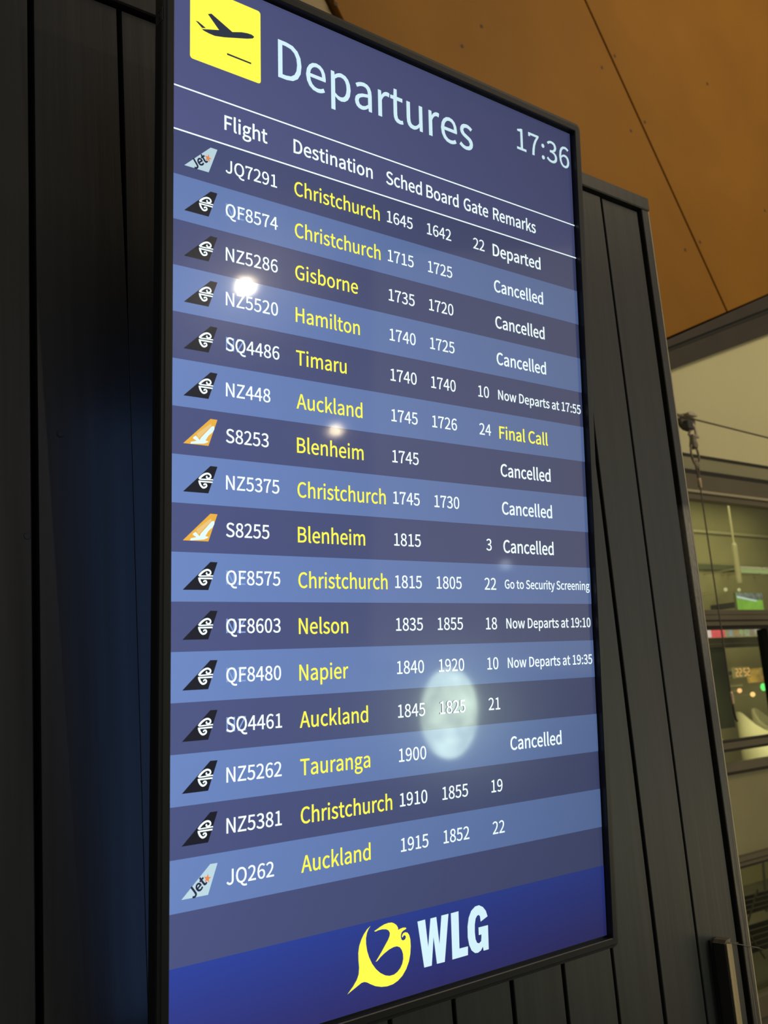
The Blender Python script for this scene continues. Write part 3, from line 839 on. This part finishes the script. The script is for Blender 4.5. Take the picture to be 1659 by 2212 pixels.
GLYPHS = json.loads('''{"0":[389,[[195,-9,261,7,311,57,343,141,354,258,343,375,311,457,261,506,195,522,128,506,78,457,46,375,35,258,46,141,78,57,128,7],[195,43,155,55,124,94,104,161,97,258,104,355,124,421,155,460,195,472,235,460,265,421,286,355,293,258,286,161,265,94,235,55]]],"1":[389,[[62,0,343,0,343,53,240,53,240,513,191,513,145,492,85,477,85,436,176,436,176,53,62,53]]],"2":[389,[[31,0,354,0,354,55,211,55,170,54,127,50,210,134,273,215,315,294,329,372,319,434,289,481,241,512,179,522,134,517,95,502,60,478,28,447,65,411,88,435,113,454,141,466,172,471,213,463,243,442,260,410,266,369,252,300,209,223,136,137,31,38]]],"3":[389,[[184,-9,249,1,301,30,337,76,349,137,341,185,318,223,283,251,241,268,241,271,278,289,307,316,325,351,332,394,321,449,290,489,242,514,182,522,140,518,103,505,70,486,39,461,74,421,122,457,180,471,244,448,267,389,260,351,236,320,192,299,125,291,125,242,200,235,249,214,276,182,284,139,277,100,255,70,222,51,180,44,140,49,106,62,78,81,53,103,20,62,49,35,85,12,130,-3]]],"4":[389,[[238,0,298,0,298,141,367,141,367,193,298,193,298,513,228,513,14,183,14,141,238,141],[238,193,81,193,197,368,219,406,239,443,242,443,239,396,238,350]]],"5":[389,[[183,-9,246,3,300,37,337,92,352,167,339,240,306,291,257,321,197,331,155,325,120,310,133,459,326,459,326,513,77,513,60,274,95,252,135,275,180,282,224,274,257,251,279,215,286,165,278,115,255,77,220,53,177,44,136,49,103,61,75,80,51,101,19,59,48,34,84,12,129,-3]]],"6":[389,[[211,-9,268,3,315,37,347,90,359,158,348,228,320,279,275,309,216,319,185,314,154,302,125,283,99,257,111,357,140,423,181,459,232,470,277,459,313,431,349,470,326,491,298,508,266,519,229,522,157,507,97,459,55,373,39,245,52,134,88,54,143,7],[101,206,127,236,154,256,180,268,205,271,246,263,275,240,292,205,298,158,291,110,273,73,245,50,211,41,167,52,134,84,112,135]]],"7":[389,[[139,0,205,0,215,137,238,255,283,364,356,475,356,513,34,513,34,459,284,459,220,355,177,250,151,134]]],"8":[389,[[196,-9,262,1,312,29,345,71,356,123,349,171,330,208,303,236,270,258,270,262,294,284,316,313,332,347,338,386,329,440,301,483,256,511,197,521,142,512,97,485,67,444,57,391,62,353,77,321,100,294,126,272,126,270,92,246,62,215,40,175,32,127,44,73,78,29,130,1],[231,279,187,298,150,321,124,351,115,391,138,451,197,473,233,466,261,447,278,418,284,382,270,328],[197,39,154,46,120,65,97,95,89,133,94,168,109,200,131,227,160,249,212,227,255,202,285,170,296,125,288,90,268,63,237,45]]],"9":[389,[[165,-9,234,7,294,57,335,146,351,279,338,386,301,462,247,507,178,522,121,510,74,477,43,424,31,356,41,286,70,236,114,205,172,195,204,199,236,212,265,231,291,257,278,157,249,91,210,55,162,44,115,55,76,83,41,43,64,23,92,6,126,-5],[290,311,264,280,236,258,209,246,183,242,143,250,114,273,97,309,91,356,98,404,116,441,144,464,179,473,222,462,256,431,279,381]]],":":[195,[[97,273,130,287,144,322,130,357,97,371,65,357,51,322,65,287],[97,-9,130,4,144,39,130,75,97,88,65,75,51,39,65,4]]],"A":[426,[[3,0,68,0,118,157,305,157,354,0,423,0,249,513,176,513],[134,208,159,287,172,330,185,373,198,416,210,461,213,461,225,417,238,373,251,330,265,287,289,208]]],"B":[460,[[71,0,234,0,313,9,374,37,414,84,429,151,421,198,399,234,366,259,324,273,324,277,356,293,380,319,394,351,399,388,386,446,350,485,294,506,223,513,71,513],[135,296,135,462,214,462,267,458,305,443,328,418,335,380,328,344,307,318,268,301,211,296],[135,52,135,245,225,245,285,240,329,223,356,194,365,153,355,108,328,76,284,58,225,52]]],"C":[447,[[264,-9,311,-4,353,10,389,33,422,64,386,106,360,81,332,63,301,52,267,48,200,62,150,104,118,171,107,258,119,345,152,410,203,451,269,466,328,452,374,417,409,459,383,483,351,503,312,517,268,522,178,504,106,452,58,368,41,256,57,145,104,61,175,9]]],"D":[482,[[71,0,202,0,304,18,379,68,425,149,440,258,425,367,379,447,303,497,199,513,71,513],[135,53,135,461,193,461,273,447,329,408,363,345,374,258,363,172,329,107,273,67,193,53]]],"F":[387,[[71,0,135,0,135,230,331,230,331,285,135,285,135,459,366,459,366,513,71,513]]],"G":[482,[[272,-9,321,-5,365,8,402,27,431,50,431,266,262,266,262,212,371,212,371,78,331,56,279,48,206,62,152,104,118,171,107,258,119,345,154,410,208,451,278,466,313,462,343,452,368,436,389,417,424,459,398,482,366,502,325,517,276,522,182,504,107,452,58,368,41,256,58,145,106,61,179,9]]],"H":[510,[[71,0,135,0,135,242,375,242,375,0,440,0,440,513,375,513,375,298,135,298,135,513,71,513]]],"J":[375,[[166,-9,230,3,274,37,299,88,307,151,307,513,242,513,242,157,237,107,222,73,196,54,160,48,110,61,71,106,25,72,50,37,82,12,121,-4]]],"N":[506,[[71,0,132,0,132,270,131,310,129,351,126,391,124,430,127,430,182,324,369,0,436,0,436,513,374,513,374,246,375,206,377,164,380,124,383,84,380,84,324,190,137,513,71,513]]],"Q":[520,[[260,45,197,60,149,103,118,170,107,258,118,345,149,410,197,451,260,466,323,451,371,410,402,345,412,258,402,170,371,103,323,60],[417,-129,459,-126,490,-117,478,-67,454,-73,424,-75,384,-71,349,-58,319,-36,298,-6,372,22,429,78,466,157,479,258,463,369,418,452,348,504,260,522,171,504,102,452,57,369,41,258,54,156,92,75,152,20,228,-7,257,-56,298,-94,351,-120]]],"R":[445,[[135,270,135,461,221,461,275,456,314,440,338,412,346,370,338,326,314,294,275,276,221,270],[352,0,425,0,295,225,342,243,379,273,402,315,410,370,397,437,360,481,303,506,231,513,71,513,71,0,135,0,135,218,228,218]]],"S":[417,[[213,-9,285,2,340,33,375,80,387,137,379,187,357,224,323,252,282,274,209,305,178,319,151,336,131,359,123,391,130,422,149,446,180,460,219,466,253,462,284,453,311,438,336,418,370,459,340,485,304,505,263,518,219,522,155,512,103,484,70,441,57,387,67,337,92,300,125,274,162,255,235,223,269,207,297,189,315,165,321,131,314,97,293,71,259,54,214,48,174,52,137,65,102,85,72,111,34,67,70,35,112,11,160,-4]]],"T":[419,[[177,0,242,0,242,459,398,459,398,513,22,513,22,459,177,459]]],"Z":[422,[[35,0,389,0,389,55,115,55,386,475,386,513,60,513,60,459,306,459,35,39]]],"a":[394,[[152,-9,186,-5,219,7,250,24,278,46,280,46,286,0,338,0,338,234,331,298,307,347,266,379,207,390,162,385,122,374,87,358,57,340,82,296,106,311,134,324,164,333,196,337,235,329,259,307,271,277,275,241,170,223,97,194,55,153,41,99,50,53,73,19,108,-2],[170,43,122,57,103,103,112,136,141,163,194,184,275,198,275,92,222,55]]],"b":[433,[[232,-9,294,5,347,45,383,109,397,196,387,276,358,337,311,376,246,390,214,386,183,374,154,358,126,337,129,405,129,557,64,557,64,0,116,0,121,39,124,39,177,4],[221,45,178,53,129,84,129,284,181,323,230,336,276,326,307,298,325,253,331,195,322,132,300,85,265,55]]],"c":[357,[[214,-9,248,-6,280,4,310,19,338,39,310,82,269,55,220,44,172,55,135,84,111,130,102,190,111,250,136,296,174,326,222,336,263,327,298,303,330,345,283,377,219,390,149,377,91,337,51,275,36,190,50,106,88,43,144,4]]],"d":[434,[[194,-9,227,-5,258,7,285,24,310,45,312,45,317,0,370,0,370,557,305,557,305,411,309,346,259,378,202,390,139,376,87,336,51,273,37,190,48,105,80,43,129,4],[208,45,164,55,131,83,110,129,103,190,112,250,135,296,170,326,213,336,259,327,305,296,305,97,258,58]]],"e":[388,[[218,-9,255,-6,288,2,317,14,343,29,321,72,276,50,225,42,176,51,137,78,111,120,99,175,356,175,358,192,359,211,348,285,319,341,271,377,207,390,143,376,89,336,51,273,36,190,51,106,89,43,147,4],[99,221,111,271,136,308,169,331,208,339,248,331,278,309,296,272,303,221]]],"g":[395,[[193,-175,272,-164,333,-136,372,-94,385,-43,377,-3,352,25,310,42,253,47,178,47,125,59,111,88,118,114,136,134,163,124,192,120,247,130,291,156,320,198,331,253,323,298,300,331,378,331,378,380,246,380,222,387,192,390,137,381,92,353,61,311,50,254,65,193,99,152,99,149,71,120,57,78,67,40,92,16,92,13,50,-26,36,-74,47,-117,79,-149,129,-168],[192,164,161,170,135,188,118,217,111,254,135,320,192,343,224,337,250,320,267,292,273,254,267,217,249,188,223,170],[202,-131,155,-126,121,-113,99,-92,92,-64,101,-31,130,0,156,-4,179,-6,245,-6,303,-16,322,-54,314,-83,289,-107,252,-124]]],"h":[425,[[64,0,129,0,129,276,180,319,232,334,265,328,287,310,300,278,305,232,305,0,368,0,368,241,361,305,340,352,304,380,252,390,215,385,183,371,153,351,126,326,129,405,129,557,64,557]]],"i":[193,[[64,0,129,0,129,380,64,380],[97,459,127,470,139,501,127,531,97,543,66,531,55,501,66,470]]],"k":[387,[[64,0,127,0,127,100,199,183,310,0,380,0,236,227,363,380,291,380,130,180,127,180,127,557,64,557]]],"l":[199,[[132,-9,153,-7,169,-4,160,46,146,44,134,50,129,71,129,557,64,557,64,76,80,13]]],"m":[648,[[64,0,129,0,129,276,179,320,224,334,256,328,278,310,291,278,295,232,295,0,359,0,359,276,409,320,454,334,486,328,508,310,521,278,525,232,525,0,589,0,589,241,582,305,561,352,525,380,474,390,440,385,408,370,378,347,348,317,333,348,312,370,282,385,243,390,210,385,179,371,151,350,125,325,123,325,117,380,64,380]]],"n":[427,[[64,0,129,0,129,276,180,319,232,334,265,328,287,310,300,278,305,232,305,0,368,0,368,241,361,305,340,352,304,380,252,390,215,385,182,371,152,350,125,325,123,325,117,380,64,380]]],"o":[424,[[212,-9,279,4,335,43,374,106,388,190,374,275,335,337,279,377,212,390,145,377,89,337,51,275,36,190,51,106,89,43,145,4],[212,44,167,55,133,84,110,130,102,190,110,250,133,296,167,326,212,336,257,326,292,296,315,250,323,190,315,130,292,84,257,55]]],"p":[434,[[64,-160,129,-160,129,-32,127,35,179,2,232,-9,294,5,347,45,383,109,397,196,387,276,358,337,311,376,246,390,213,386,182,374,152,357,125,336,123,336,117,380,64,380],[221,45,178,53,129,84,129,284,181,323,230,336,276,326,307,298,325,253,331,195,322,132,300,85,265,55]]],"r":[272,[[64,0,129,0,129,244,150,285,174,313,199,328,224,333,244,331,261,326,273,382,255,388,232,390,202,384,173,369,147,344,125,311,123,311,117,380,64,380]]],"s":[328,[[164,-9,223,0,266,24,293,60,302,104,292,149,265,181,228,202,186,219,129,245,104,285,122,324,175,340,221,331,261,307,292,347,268,363,240,377,209,387,174,390,119,382,78,359,52,324,43,282,53,240,79,210,114,189,154,172,213,145,241,100,222,58,166,41,134,44,105,53,79,68,53,86,22,43,52,23,86,6,124,-5]]],"t":[264,[[183,-9,220,-5,254,5,242,53,220,46,198,43,152,62,139,116,139,328,243,328,243,380,139,380,139,487,86,487,79,380,19,377,19,328,76,328,76,118,81,66,99,26,133,0]]],"u":[425,[[176,-9,212,-4,244,10,274,31,301,60,303,60,308,0,361,0,361,380,298,380,298,111,272,82,247,62,222,50,195,46,162,52,140,70,127,101,123,147,123,380,59,380,59,139,66,75,87,29,124,0]]],"w":[562,[[125,0,199,0,253,204,266,258,279,314,282,314,295,259,308,205,363,0,440,0,543,380,482,380,426,160,415,107,403,55,400,55,373,160,314,380,251,380,192,160,179,107,167,55,163,55,141,160,84,380,19,380]]],"y":[365,[[71,-164,121,-154,160,-126,190,-84,213,-32,356,380,293,380,225,169,194,62,190,62,171,116,153,169,76,380,9,380,162,-1,153,-29,121,-88,68,-111,52,-109,39,-105,26,-156,46,-162]]]}''')
LOGO = json.loads('''{"bird":[3.416,14.807,3.348,14.845,3.283,14.906,3.231,14.978,3.189,15.064,3.17,15.161,3.171,15.277,3.18,15.379,3.169,15.477,3.133,15.548,3.057,15.631,2.95,15.721,3.038,15.684,3.131,15.648,3.216,15.614,3.273,15.61,3.329,15.63,3.395,15.67,3.489,15.719,3.604,15.756,3.72,15.773,3.838,15.767,3.938,15.737,4.03,15.683,4.113,15.597,4.17,15.498,4.204,15.385,4.216,15.267,4.211,15.161,4.189,15.089,4.156,15.049,4.11,15.034,4.069,15.041,4.042,15.069,4.041,15.098,4.057,15.102,4.07,15.083,4.094,15.076,4.118,15.094,4.117,15.121,4.1,15.143,4.066,15.151,4.036,15.138,4.019,15.102,4.018,15.064,4.035,15.023,4.07,15.002,4.111,14.992,4.136,14.979,4.112,14.962,4.061,14.956,4.011,14.961,3.966,14.972,3.962,14.934,3.933,14.891,3.884,14.855,3.835,14.834,3.766,14.828,3.687,14.835,3.608,14.856,3.539,14.881,3.485,14.9,3.51,14.911,3.568,14.901,3.646,14.901,3.724,14.916,3.772,14.943,3.797,14.985,3.79,15.028,3.759,15.081,3.698,15.15,3.627,15.232,3.558,15.305,3.502,15.362,3.537,15.355,3.596,15.313,3.675,15.271,3.774,15.232,3.864,15.213,3.933,15.214,3.993,15.241,4.031,15.29,4.054,15.354,4.057,15.43,4.035,15.499,3.993,15.557,3.932,15.603,3.862,15.628,3.773,15.628,3.686,15.602,3.59,15.545,3.505,15.469,3.431,15.374,3.376,15.268,3.34,15.167,3.322,15.061,3.322,14.974,3.343,14.898,3.376,14.846],"W":[4.369,14.919,4.531,14.916,4.583,15.355,4.647,14.921,4.774,14.92,4.826,15.357,4.885,14.918,5.041,14.918,4.932,15.658,4.762,15.653,4.703,15.223,4.65,15.657,4.489,15.654],"L":[5.095,14.92,5.266,14.917,5.264,15.514,5.457,15.517,5.451,15.656,5.101,15.656],"G":[5.93,15.118,5.895,15.023,5.829,14.948,5.739,14.903,5.648,14.908,5.555,14.963,5.494,15.063,5.462,15.199,5.459,15.372,5.487,15.503,5.539,15.6,5.615,15.657,5.682,15.665,5.752,15.642,5.8,15.588,5.815,15.658,5.934,15.658,5.934,15.263,5.712,15.262,5.713,15.386,5.775,15.385,5.773,15.432,5.763,15.494,5.712,15.52,5.667,15.499,5.636,15.438,5.623,15.324,5.628,15.199,5.65,15.107,5.686,15.066,5.725,15.057,5.754,15.086,5.766,15.176],"fin":[0.348,0.814,0.396,0.814,0.524,0.87,0.459,0.895],"plane":[0.44,0.907,0.459,0.911,0.757,0.816,0.56,0.622,0.622,0.591,0.994,0.758,1.159,0.698,1.262,0.675,1.344,0.668,1.386,0.681,1.391,0.699,1.365,0.728,1.261,0.771,1.057,0.836,0.856,0.9,0.683,0.942,0.585,0.94,0.488,0.928],"runway":[0.898,1.149,1.337,1.155,1.336,1.182,0.898,1.179],"ka":[0.424,0.342,0.456,0.303,0.51,0.263,0.564,0.248,0.603,0.263,0.614,0.292,0.594,0.315,0.565,0.318,0.545,0.303,0.556,0.286],"kb":[0.443,0.341,0.653,0.334],"kc":[0.413,0.373,0.644,0.371],"kd":[0.429,0.383,0.448,0.427,0.483,0.46,0.521,0.456,0.546,0.432,0.535,0.408,0.508,0.411,0.5,0.428],"gull":[0.282,0.539,0.291,0.509,0.384,0.487,0.322,0.453,0.332,0.434,0.37,0.411,0.432,0.473,0.452,0.433,0.548,0.331,0.625,0.25,0.655,0.234,0.673,0.244,0.673,0.283,0.645,0.33,0.576,0.388,0.524,0.467,0.576,0.476,0.562,0.491,0.5,0.516,0.384,0.528],"cream":[0.383,0.378,0.618,0.2,0.631,0.237,0.534,0.327,0.438,0.428,0.408,0.444],"jet":[0.315,0.557,0.513,0.413,0.548,0.328,0.547,0.268],"jet0":[0.353,0.532,0.519,0.388,0.578,0.294,0.578,0.231]}''')
CAP = 513.0
# '7' of this typeface has a small tick under the left end of its bar; 'l' a short foot
g7 = GLYPHS['7'][1][0]
P7 = [(g7[i], g7[i + 1]) for i in range(0, len(g7), 2)]
i7 = P7.index((34, 459))
P7[i7:i7 + 1] = [(34, 425), (84, 425), (84, 459)]
GLYPHS['7'][1][0] = [c for p in P7 for c in p]


def text(name, s, u0, vb, cap, m, parent=None, u1=None, bold=0.0, yo=-0.0008, xf=None, wscale=1.0):
    """s set with its left edge at u0 and baseline at vb; cap = height of capitals in panel units; u1 = right edge, if measured;
    bold = how far every outline is thickened, in cap heights"""
    glyphs = []
    x = 0
    for ch in s:
        if ch == ' ':
            x += 150
            continue
        adv, sp = GLYPHS[ch]
        glyphs.append([[(x + q[i], q[i + 1]) for i in range(0, len(q), 2)] for q in sp])
        x += adv
    xs_ = [p[0] for gl_ in glyphs for q in gl_ for p in q]
    mn, mxx = min(xs_), max(xs_)
    k = cap / CAP
    kx = (u1 - u0) / (mxx - mn) if u1 else k * wscale

    def place(px, py):
        if xf:
            uu, vv = xf((px - mn) * k, py * k)
        else:
            uu, vv = u0 + (px - mn) * kx, vb - py * k
        return U(uu), V(vv)

    bm = bmesh.new()
    dg = bpy.context.evaluated_depsgraph_get()
    for gl_ in glyphs:
        cu = bpy.data.curves.new(name, 'CURVE')
        cu.dimensions = '2D'
        cu.fill_mode = 'BOTH'
        for q in gl_:
            s_p = cu.splines.new('POLY')
            s_p.points.add(len(q) - 1)
            for i, p in enumerate(q):
                a, b = place(*p)
                s_p.points[i].co = (a, b, 0, 1)
            s_p.use_cyclic_u = True
        tmp = bpy.data.objects.new('tmp', cu)
        me = tmp.to_mesh()
        vs = [bm.verts.new((v.co.x, yo, v.co.y)) for v in me.vertices]
        for p in me.polygons:
            try:
                bm.faces.new([vs[i] for i in p.vertices])
            except ValueError:
                pass
        tmp.to_mesh_clear()
        bpy.data.objects.remove(tmp)
        bpy.data.curves.remove(cu)
        if bold > 0:
            off = bold * cap * S
            for q in gl_:
                P_ = [Vector(place(*p)) for p in q]
                P_ = [p for i, p in enumerate(P_) if (p - P_[i - 1]).length > 1e-7]
                n = len(P_)
                pr_ = []
                for i, p in enumerate(P_):
                    d0 = (p - P_[i - 1]).normalized()
                    d1 = (P_[(i + 1) % n] - p).normalized()
                    nn = Vector((-d0.y - d1.y, d0.x + d1.x))
                    if nn.length < 1e-4:
                        nn = Vector((-d1.y, d1.x))
                    nn.normalize()
                    mi = min(1.5, 1.0 / max(0.35, nn.dot(Vector((-d1.y, d1.x)))))
                    pr_.append((bm.verts.new((p.x + nn.x * off * mi, yo, p.y + nn.y * off * mi)), bm.verts.new((p.x - nn.x * off * mi, yo, p.y - nn.y * off * mi))))
                for i in range(n):
                    a, b = pr_[i], pr_[(i + 1) % n]
                    bm.faces.new((a[0], b[0], b[1], a[1]))
    bm.normal_update()
    for f in bm.faces:
        if f.normal.y > 0:
            f.normal_flip()
    return obj(name, bm, m, parent or scr)


# header
r_ = 0.05
def rrect(u0, u1, v0, v1, r):
    o_ = []
    for cu_, cv_, a0 in ((u1 - r, v0 + r, -90), (u1 - r, v1 - r, 0), (u0 + r, v1 - r, 90), (u0 + r, v0 + r, 180)):
        for j in range(5):
            a = math.radians(a0 + 22.5 * j)
            o_.append((cu_ + r * math.cos(a), cv_ + r * math.sin(a)))
    return o_


def pairs(L):
    return [(L[i], L[i + 1]) for i in range(0, len(L), 2)]


icon = flat('departure_icon', [rrect(0.255, 1.516, 0.205, 1.458, 0.05)], M['yellow'], scr, -0.0005)
flat('aircraft_symbol', [pairs(LOGO['plane']), pairs(LOGO['fin']), pairs(LOGO['runway'])], M['icon_dark'], scr, -0.0008)
text('page_title', 'Departures', 1.848, 1.212, 0.655, M['title'], u1=6.20, bold=0.004)
text('clock_reading', '17:36', 7.415, 0.782, 0.45, M['title'], u1=8.955, bold=0.004)
for s, a, b in (('Flight', 0.854, 1.627), ('Destination', 2.134, 3.76), ('Sched', 4.066, 4.882), ('Board', 4.995, 5.777), ('Gate', 5.915, 6.54), ('Remarks', 6.678, 7.85)):
    text('column_heading', s, a, 2.436, 0.232, M['white'], u1=b, bold=0.018)

ROWS = [('J', 'JQ7291', 'Christchurch', '1645', '1642', '22', 'Departed', 0),
        ('K', 'QF8574', 'Christchurch', '1715', '1725', '', 'Cancelled', 1),
        ('K', 'NZ5286', 'Gisborne', '1735', '1720', '', 'Cancelled', 0),
        ('K', 'NZ5520', 'Hamilton', '1740', '1725', '', 'Cancelled', 0),
        ('K', 'SQ4486', 'Timaru', '1740', '1740', '10', 'Now Departs at 17:55', 1),
        ('K', 'NZ448', 'Auckland', '1745', '1726', '24', 'Final Call', 0),
        ('G', 'S8253', 'Blenheim', '1745', '', '', 'Cancelled', 0),
        ('K', 'NZ5375', 'Christchurch', '1745', '1730', '', 'Cancelled', 0),
        ('G', 'S8255', 'Blenheim', '1815', '', '3', 'Cancelled', 0),
        ('K', 'QF8575', 'Christchurch', '1815', '1805', '22', 'Go to Security Screening', 1),
        ('K', 'QF8603', 'Nelson', '1835', '1855', '18', 'Now Departs at 19:10', 1),
        ('K', 'QF8480', 'Napier', '1840', '1920', '10', 'Now Departs at 19:35', 1),
        ('K', 'SQ4461', 'Auckland', '1845', '1825', '21', '', 1),
        ('K', 'NZ5262', 'Tauranga', '1900', '', '', 'Cancelled', 0),
        ('K', 'NZ5381', 'Christchurch', '1910', '1855', '19', '', 0),
        ('J', 'JQ262', 'Auckland', '1915', '1852', '22', '', 0)]


def ribbon(pts, w0, w1=None):
    """a stroke of given width along points (panel units) as quads"""
    w1 = w1 or w0
    C_ = [Vector(p) for p in pts]
    P_ = []
    for i in range(len(C_) - 1):              # smooth curve through the points
        p0, p1, p2, p3 = C_[max(i - 1, 0)], C_[i], C_[i + 1], C_[min(i + 2, len(C_) - 1)]
        for j in range(4):
            t = j / 4
            P_.append(0.5 * (2 * p1 + (p2 - p0) * t + (2 * p0 - 5 * p1 + 4 * p2 - p3) * t * t + (3 * p1 - p0 - 3 * p2 + p3) * t ** 3))
    P_.append(C_[-1])
    L_, R_ = [], []
    n = len(P_)
    for i, p in enumerate(P_):
        d = (P_[min(i + 1, n - 1)] - P_[max(i - 1, 0)]).normalized()
        nn = Vector((-d.y, d.x)) * (w0 + (w1 - w0) * i / (n - 1)) / 2
        L_.append(tuple(p + nn))
        R_.append(tuple(p - nn))
    return [[L_[i], L_[i + 1], R_[i + 1], R_[i]] for i in range(n - 1)]


def tail(kind, k):
    v0 = ROW(k)
    sh = lambda L: [(u, v + v0) for u, v in pairs(L)]
    outline = [(0.168, v0 + 0.541), (0.612, v0 + 0.130), (0.728, v0 + 0.132), (0.578, v0 + 0.541)]
    if kind == 'K':
        polys = [outline]
        o = flat('tail_logo', polys, M['black'], scr, -0.0005)
        st = []
        st += ribbon(sh(LOGO['ka']), 0.031, 0.020)
        st += ribbon(sh(LOGO['kb']), 0.018)
        st += ribbon(sh(LOGO['kc']), 0.022)
        st += ribbon(sh(LOGO['kd']), 0.031, 0.020)
        flat('koru_emblem', st, M['white'], scr, -0.0008)
    elif kind == 'J':
        flat('tail_logo', [outline], M['jetpale'], scr, -0.0005)
        base = Vector((0.352, v0 + 0.556))
        d = Vector((0.172, -0.150)) / 0.2282
        nrm = Vector((d.y, -d.x)) * -1
        up = Vector((-0.60, -0.80)).normalized()
        f = lambda x, y: tuple(base + d * x * 1.0 + up * y)
        text('tail_lettering', 'Jet', 0, 0, 0.142, M['navy'], xf=f, bold=0.045)
        c = Vector((0.565, v0 + 0.318))
        star = []
        for j in range(10):
            a = math.radians(-80 + 36 * j)
            rr = 0.066 if j % 2 == 0 else 0.027
            star.append((c.x + rr * math.cos(a) * 0.95, c.y + rr * math.sin(a)))
        flat('orange_star', [star], M['orange'], scr, -0.0008)
    else:
        flat('tail_logo', [outline], M['gold'], scr, -0.0005)
        flat('pale_feathering', [sh(LOGO['cream'])], M['peach'], scr, -0.0007)
        flat('gull_emblem', [sh(LOGO['gull'])], M['title'], scr, -0.0009)


WC = {}
for k, (kind, fl, de, sc_, bo, ga, rem, gh) in enumerate(ROWS):
    v0 = ROW(k)
    tail(kind, k)
    if gh:
        text('fading_number', 'NZ' if fl[0] == 'Q' else 'NZ', 0.872, v0 + 0.456, 0.208, M['ghost'], wscale=0.97, yo=-0.0006, bold=0.0)
    text('flight_number', fl, 0.872, v0 + 0.458, 0.208, M['white'], wscale=0.965, bold=0.010)
    text('destination_name', de, 2.14, v0 + 0.486, 0.238, M['yellow'], wscale={'Christchurch': 0.925}.get(de, 0.94), bold=0.012)
    text('scheduled_time', sc_, 4.062, v0 + 0.462, 0.208, M['white'], wscale=0.985, bold=0.009)
    if bo:
        text('boarding_time', bo, 4.982, v0 + 0.460, 0.208, M['white'], wscale=0.985, bold=0.009)
    if ga:
        text('gate_number', ga, 6.125 if len(ga) == 2 else 6.20, v0 + 0.464, 0.208, M['white'], wscale=0.985, bold=0.009)
    if rem:
        if rem.startswith('Now'):
            text('remark', rem, 6.64, v0 + 0.452, 0.178, M['white'], u1=8.955, bold=0.018)
        elif rem.startswith('Go'):
            text('remark', rem, 6.635, v0 + 0.438, 0.158, M['white'], u1=8.974, bold=0.018)
        else:
            text('remark', rem, 6.635, v0 + 0.488, 0.228, M['yellow'] if rem == 'Final Call' else M['white'],
                 u1={'Departed': 7.945, 'Cancelled': 7.978, 'Final Call': 7.943}[rem], bold=0.020)

flat('bird_emblem', [pairs(LOGO['bird'])], M['yellow'], scr, -0.0008)
flat('airport_code', [pairs(LOGO['W']), pairs(LOGO['L']), pairs(LOGO['G'])], M['title'], scr, -0.0008)


# ---------------------------------------------------------------- lamps of the hall behind the photographer (seen mirrored in the panel)
def globe_lamp(name, loc, r, power, color, label, em, sz=1.0, noise=None, pole_to=None):
    t = empty(name, loc)
    tag(t, label, 'lamp')
    e_m = emit('glow_' + name, color, em, noise)
    obj('globe', lt([(r * math.sin(a) + 1e-4, -r * sz * math.cos(a)) for a in [j * math.pi / 12 for j in range(13)]], (0, 0, 0), 24), e_m, t, smooth=True)
    if power:
        d = bpy.data.lights.new('lamp_light', 'POINT')
        d.energy = power
        d.color = color
        d.shadow_soft_size = r * 1.02
        o = bpy.data.objects.new('lamp_light', d)
        link(o, t)
    if pole_to == 'floor':
        obj('pole', tb([(0, 0, -r * sz * 0.99), (0, 0, FZ - loc[2] + 0.02)], 0.012, 10), M['steel_dark'], t)
        obj('base', lt([(0.14, 0.0), (0.14, 0.015), (0.03, 0.022)], (0, 0, FZ - loc[2]), 24), M['steel_dark'], t)
    return t


globe_lamp('floor_lamp', (2.369, -4.691, 2.29), 0.028, 680, (1.0, 0.86, 0.62), 'bright globe lamp on a tall pole, mirrored as the brightest glare on the screen', 150, pole_to='floor')
globe_lamp('floor_lamp', (3.865, -5.741, 1.607), 0.042, 60, (1.0, 0.84, 0.50), 'small globe lamp mirrored near the word Blenheim on the screen', 60, pole_to='floor')
globe_lamp('floor_lamp', (6.535, -6.406, 0.565), 0.055, 0, (0.8, 0.9, 1.0), 'faint cool globe lamp mirrored low at the right of the screen', 10, pole_to='floor')
globe_lamp('lantern', (1.911, -2.086, -0.069), 0.115, 0, (0.72, 0.92, 0.70), 'tall oval mottled lantern mirrored as the big pale oval on the screen', 24.0, sz=1.6, noise=(14, 0.55, 1.35), pole_to='floor')
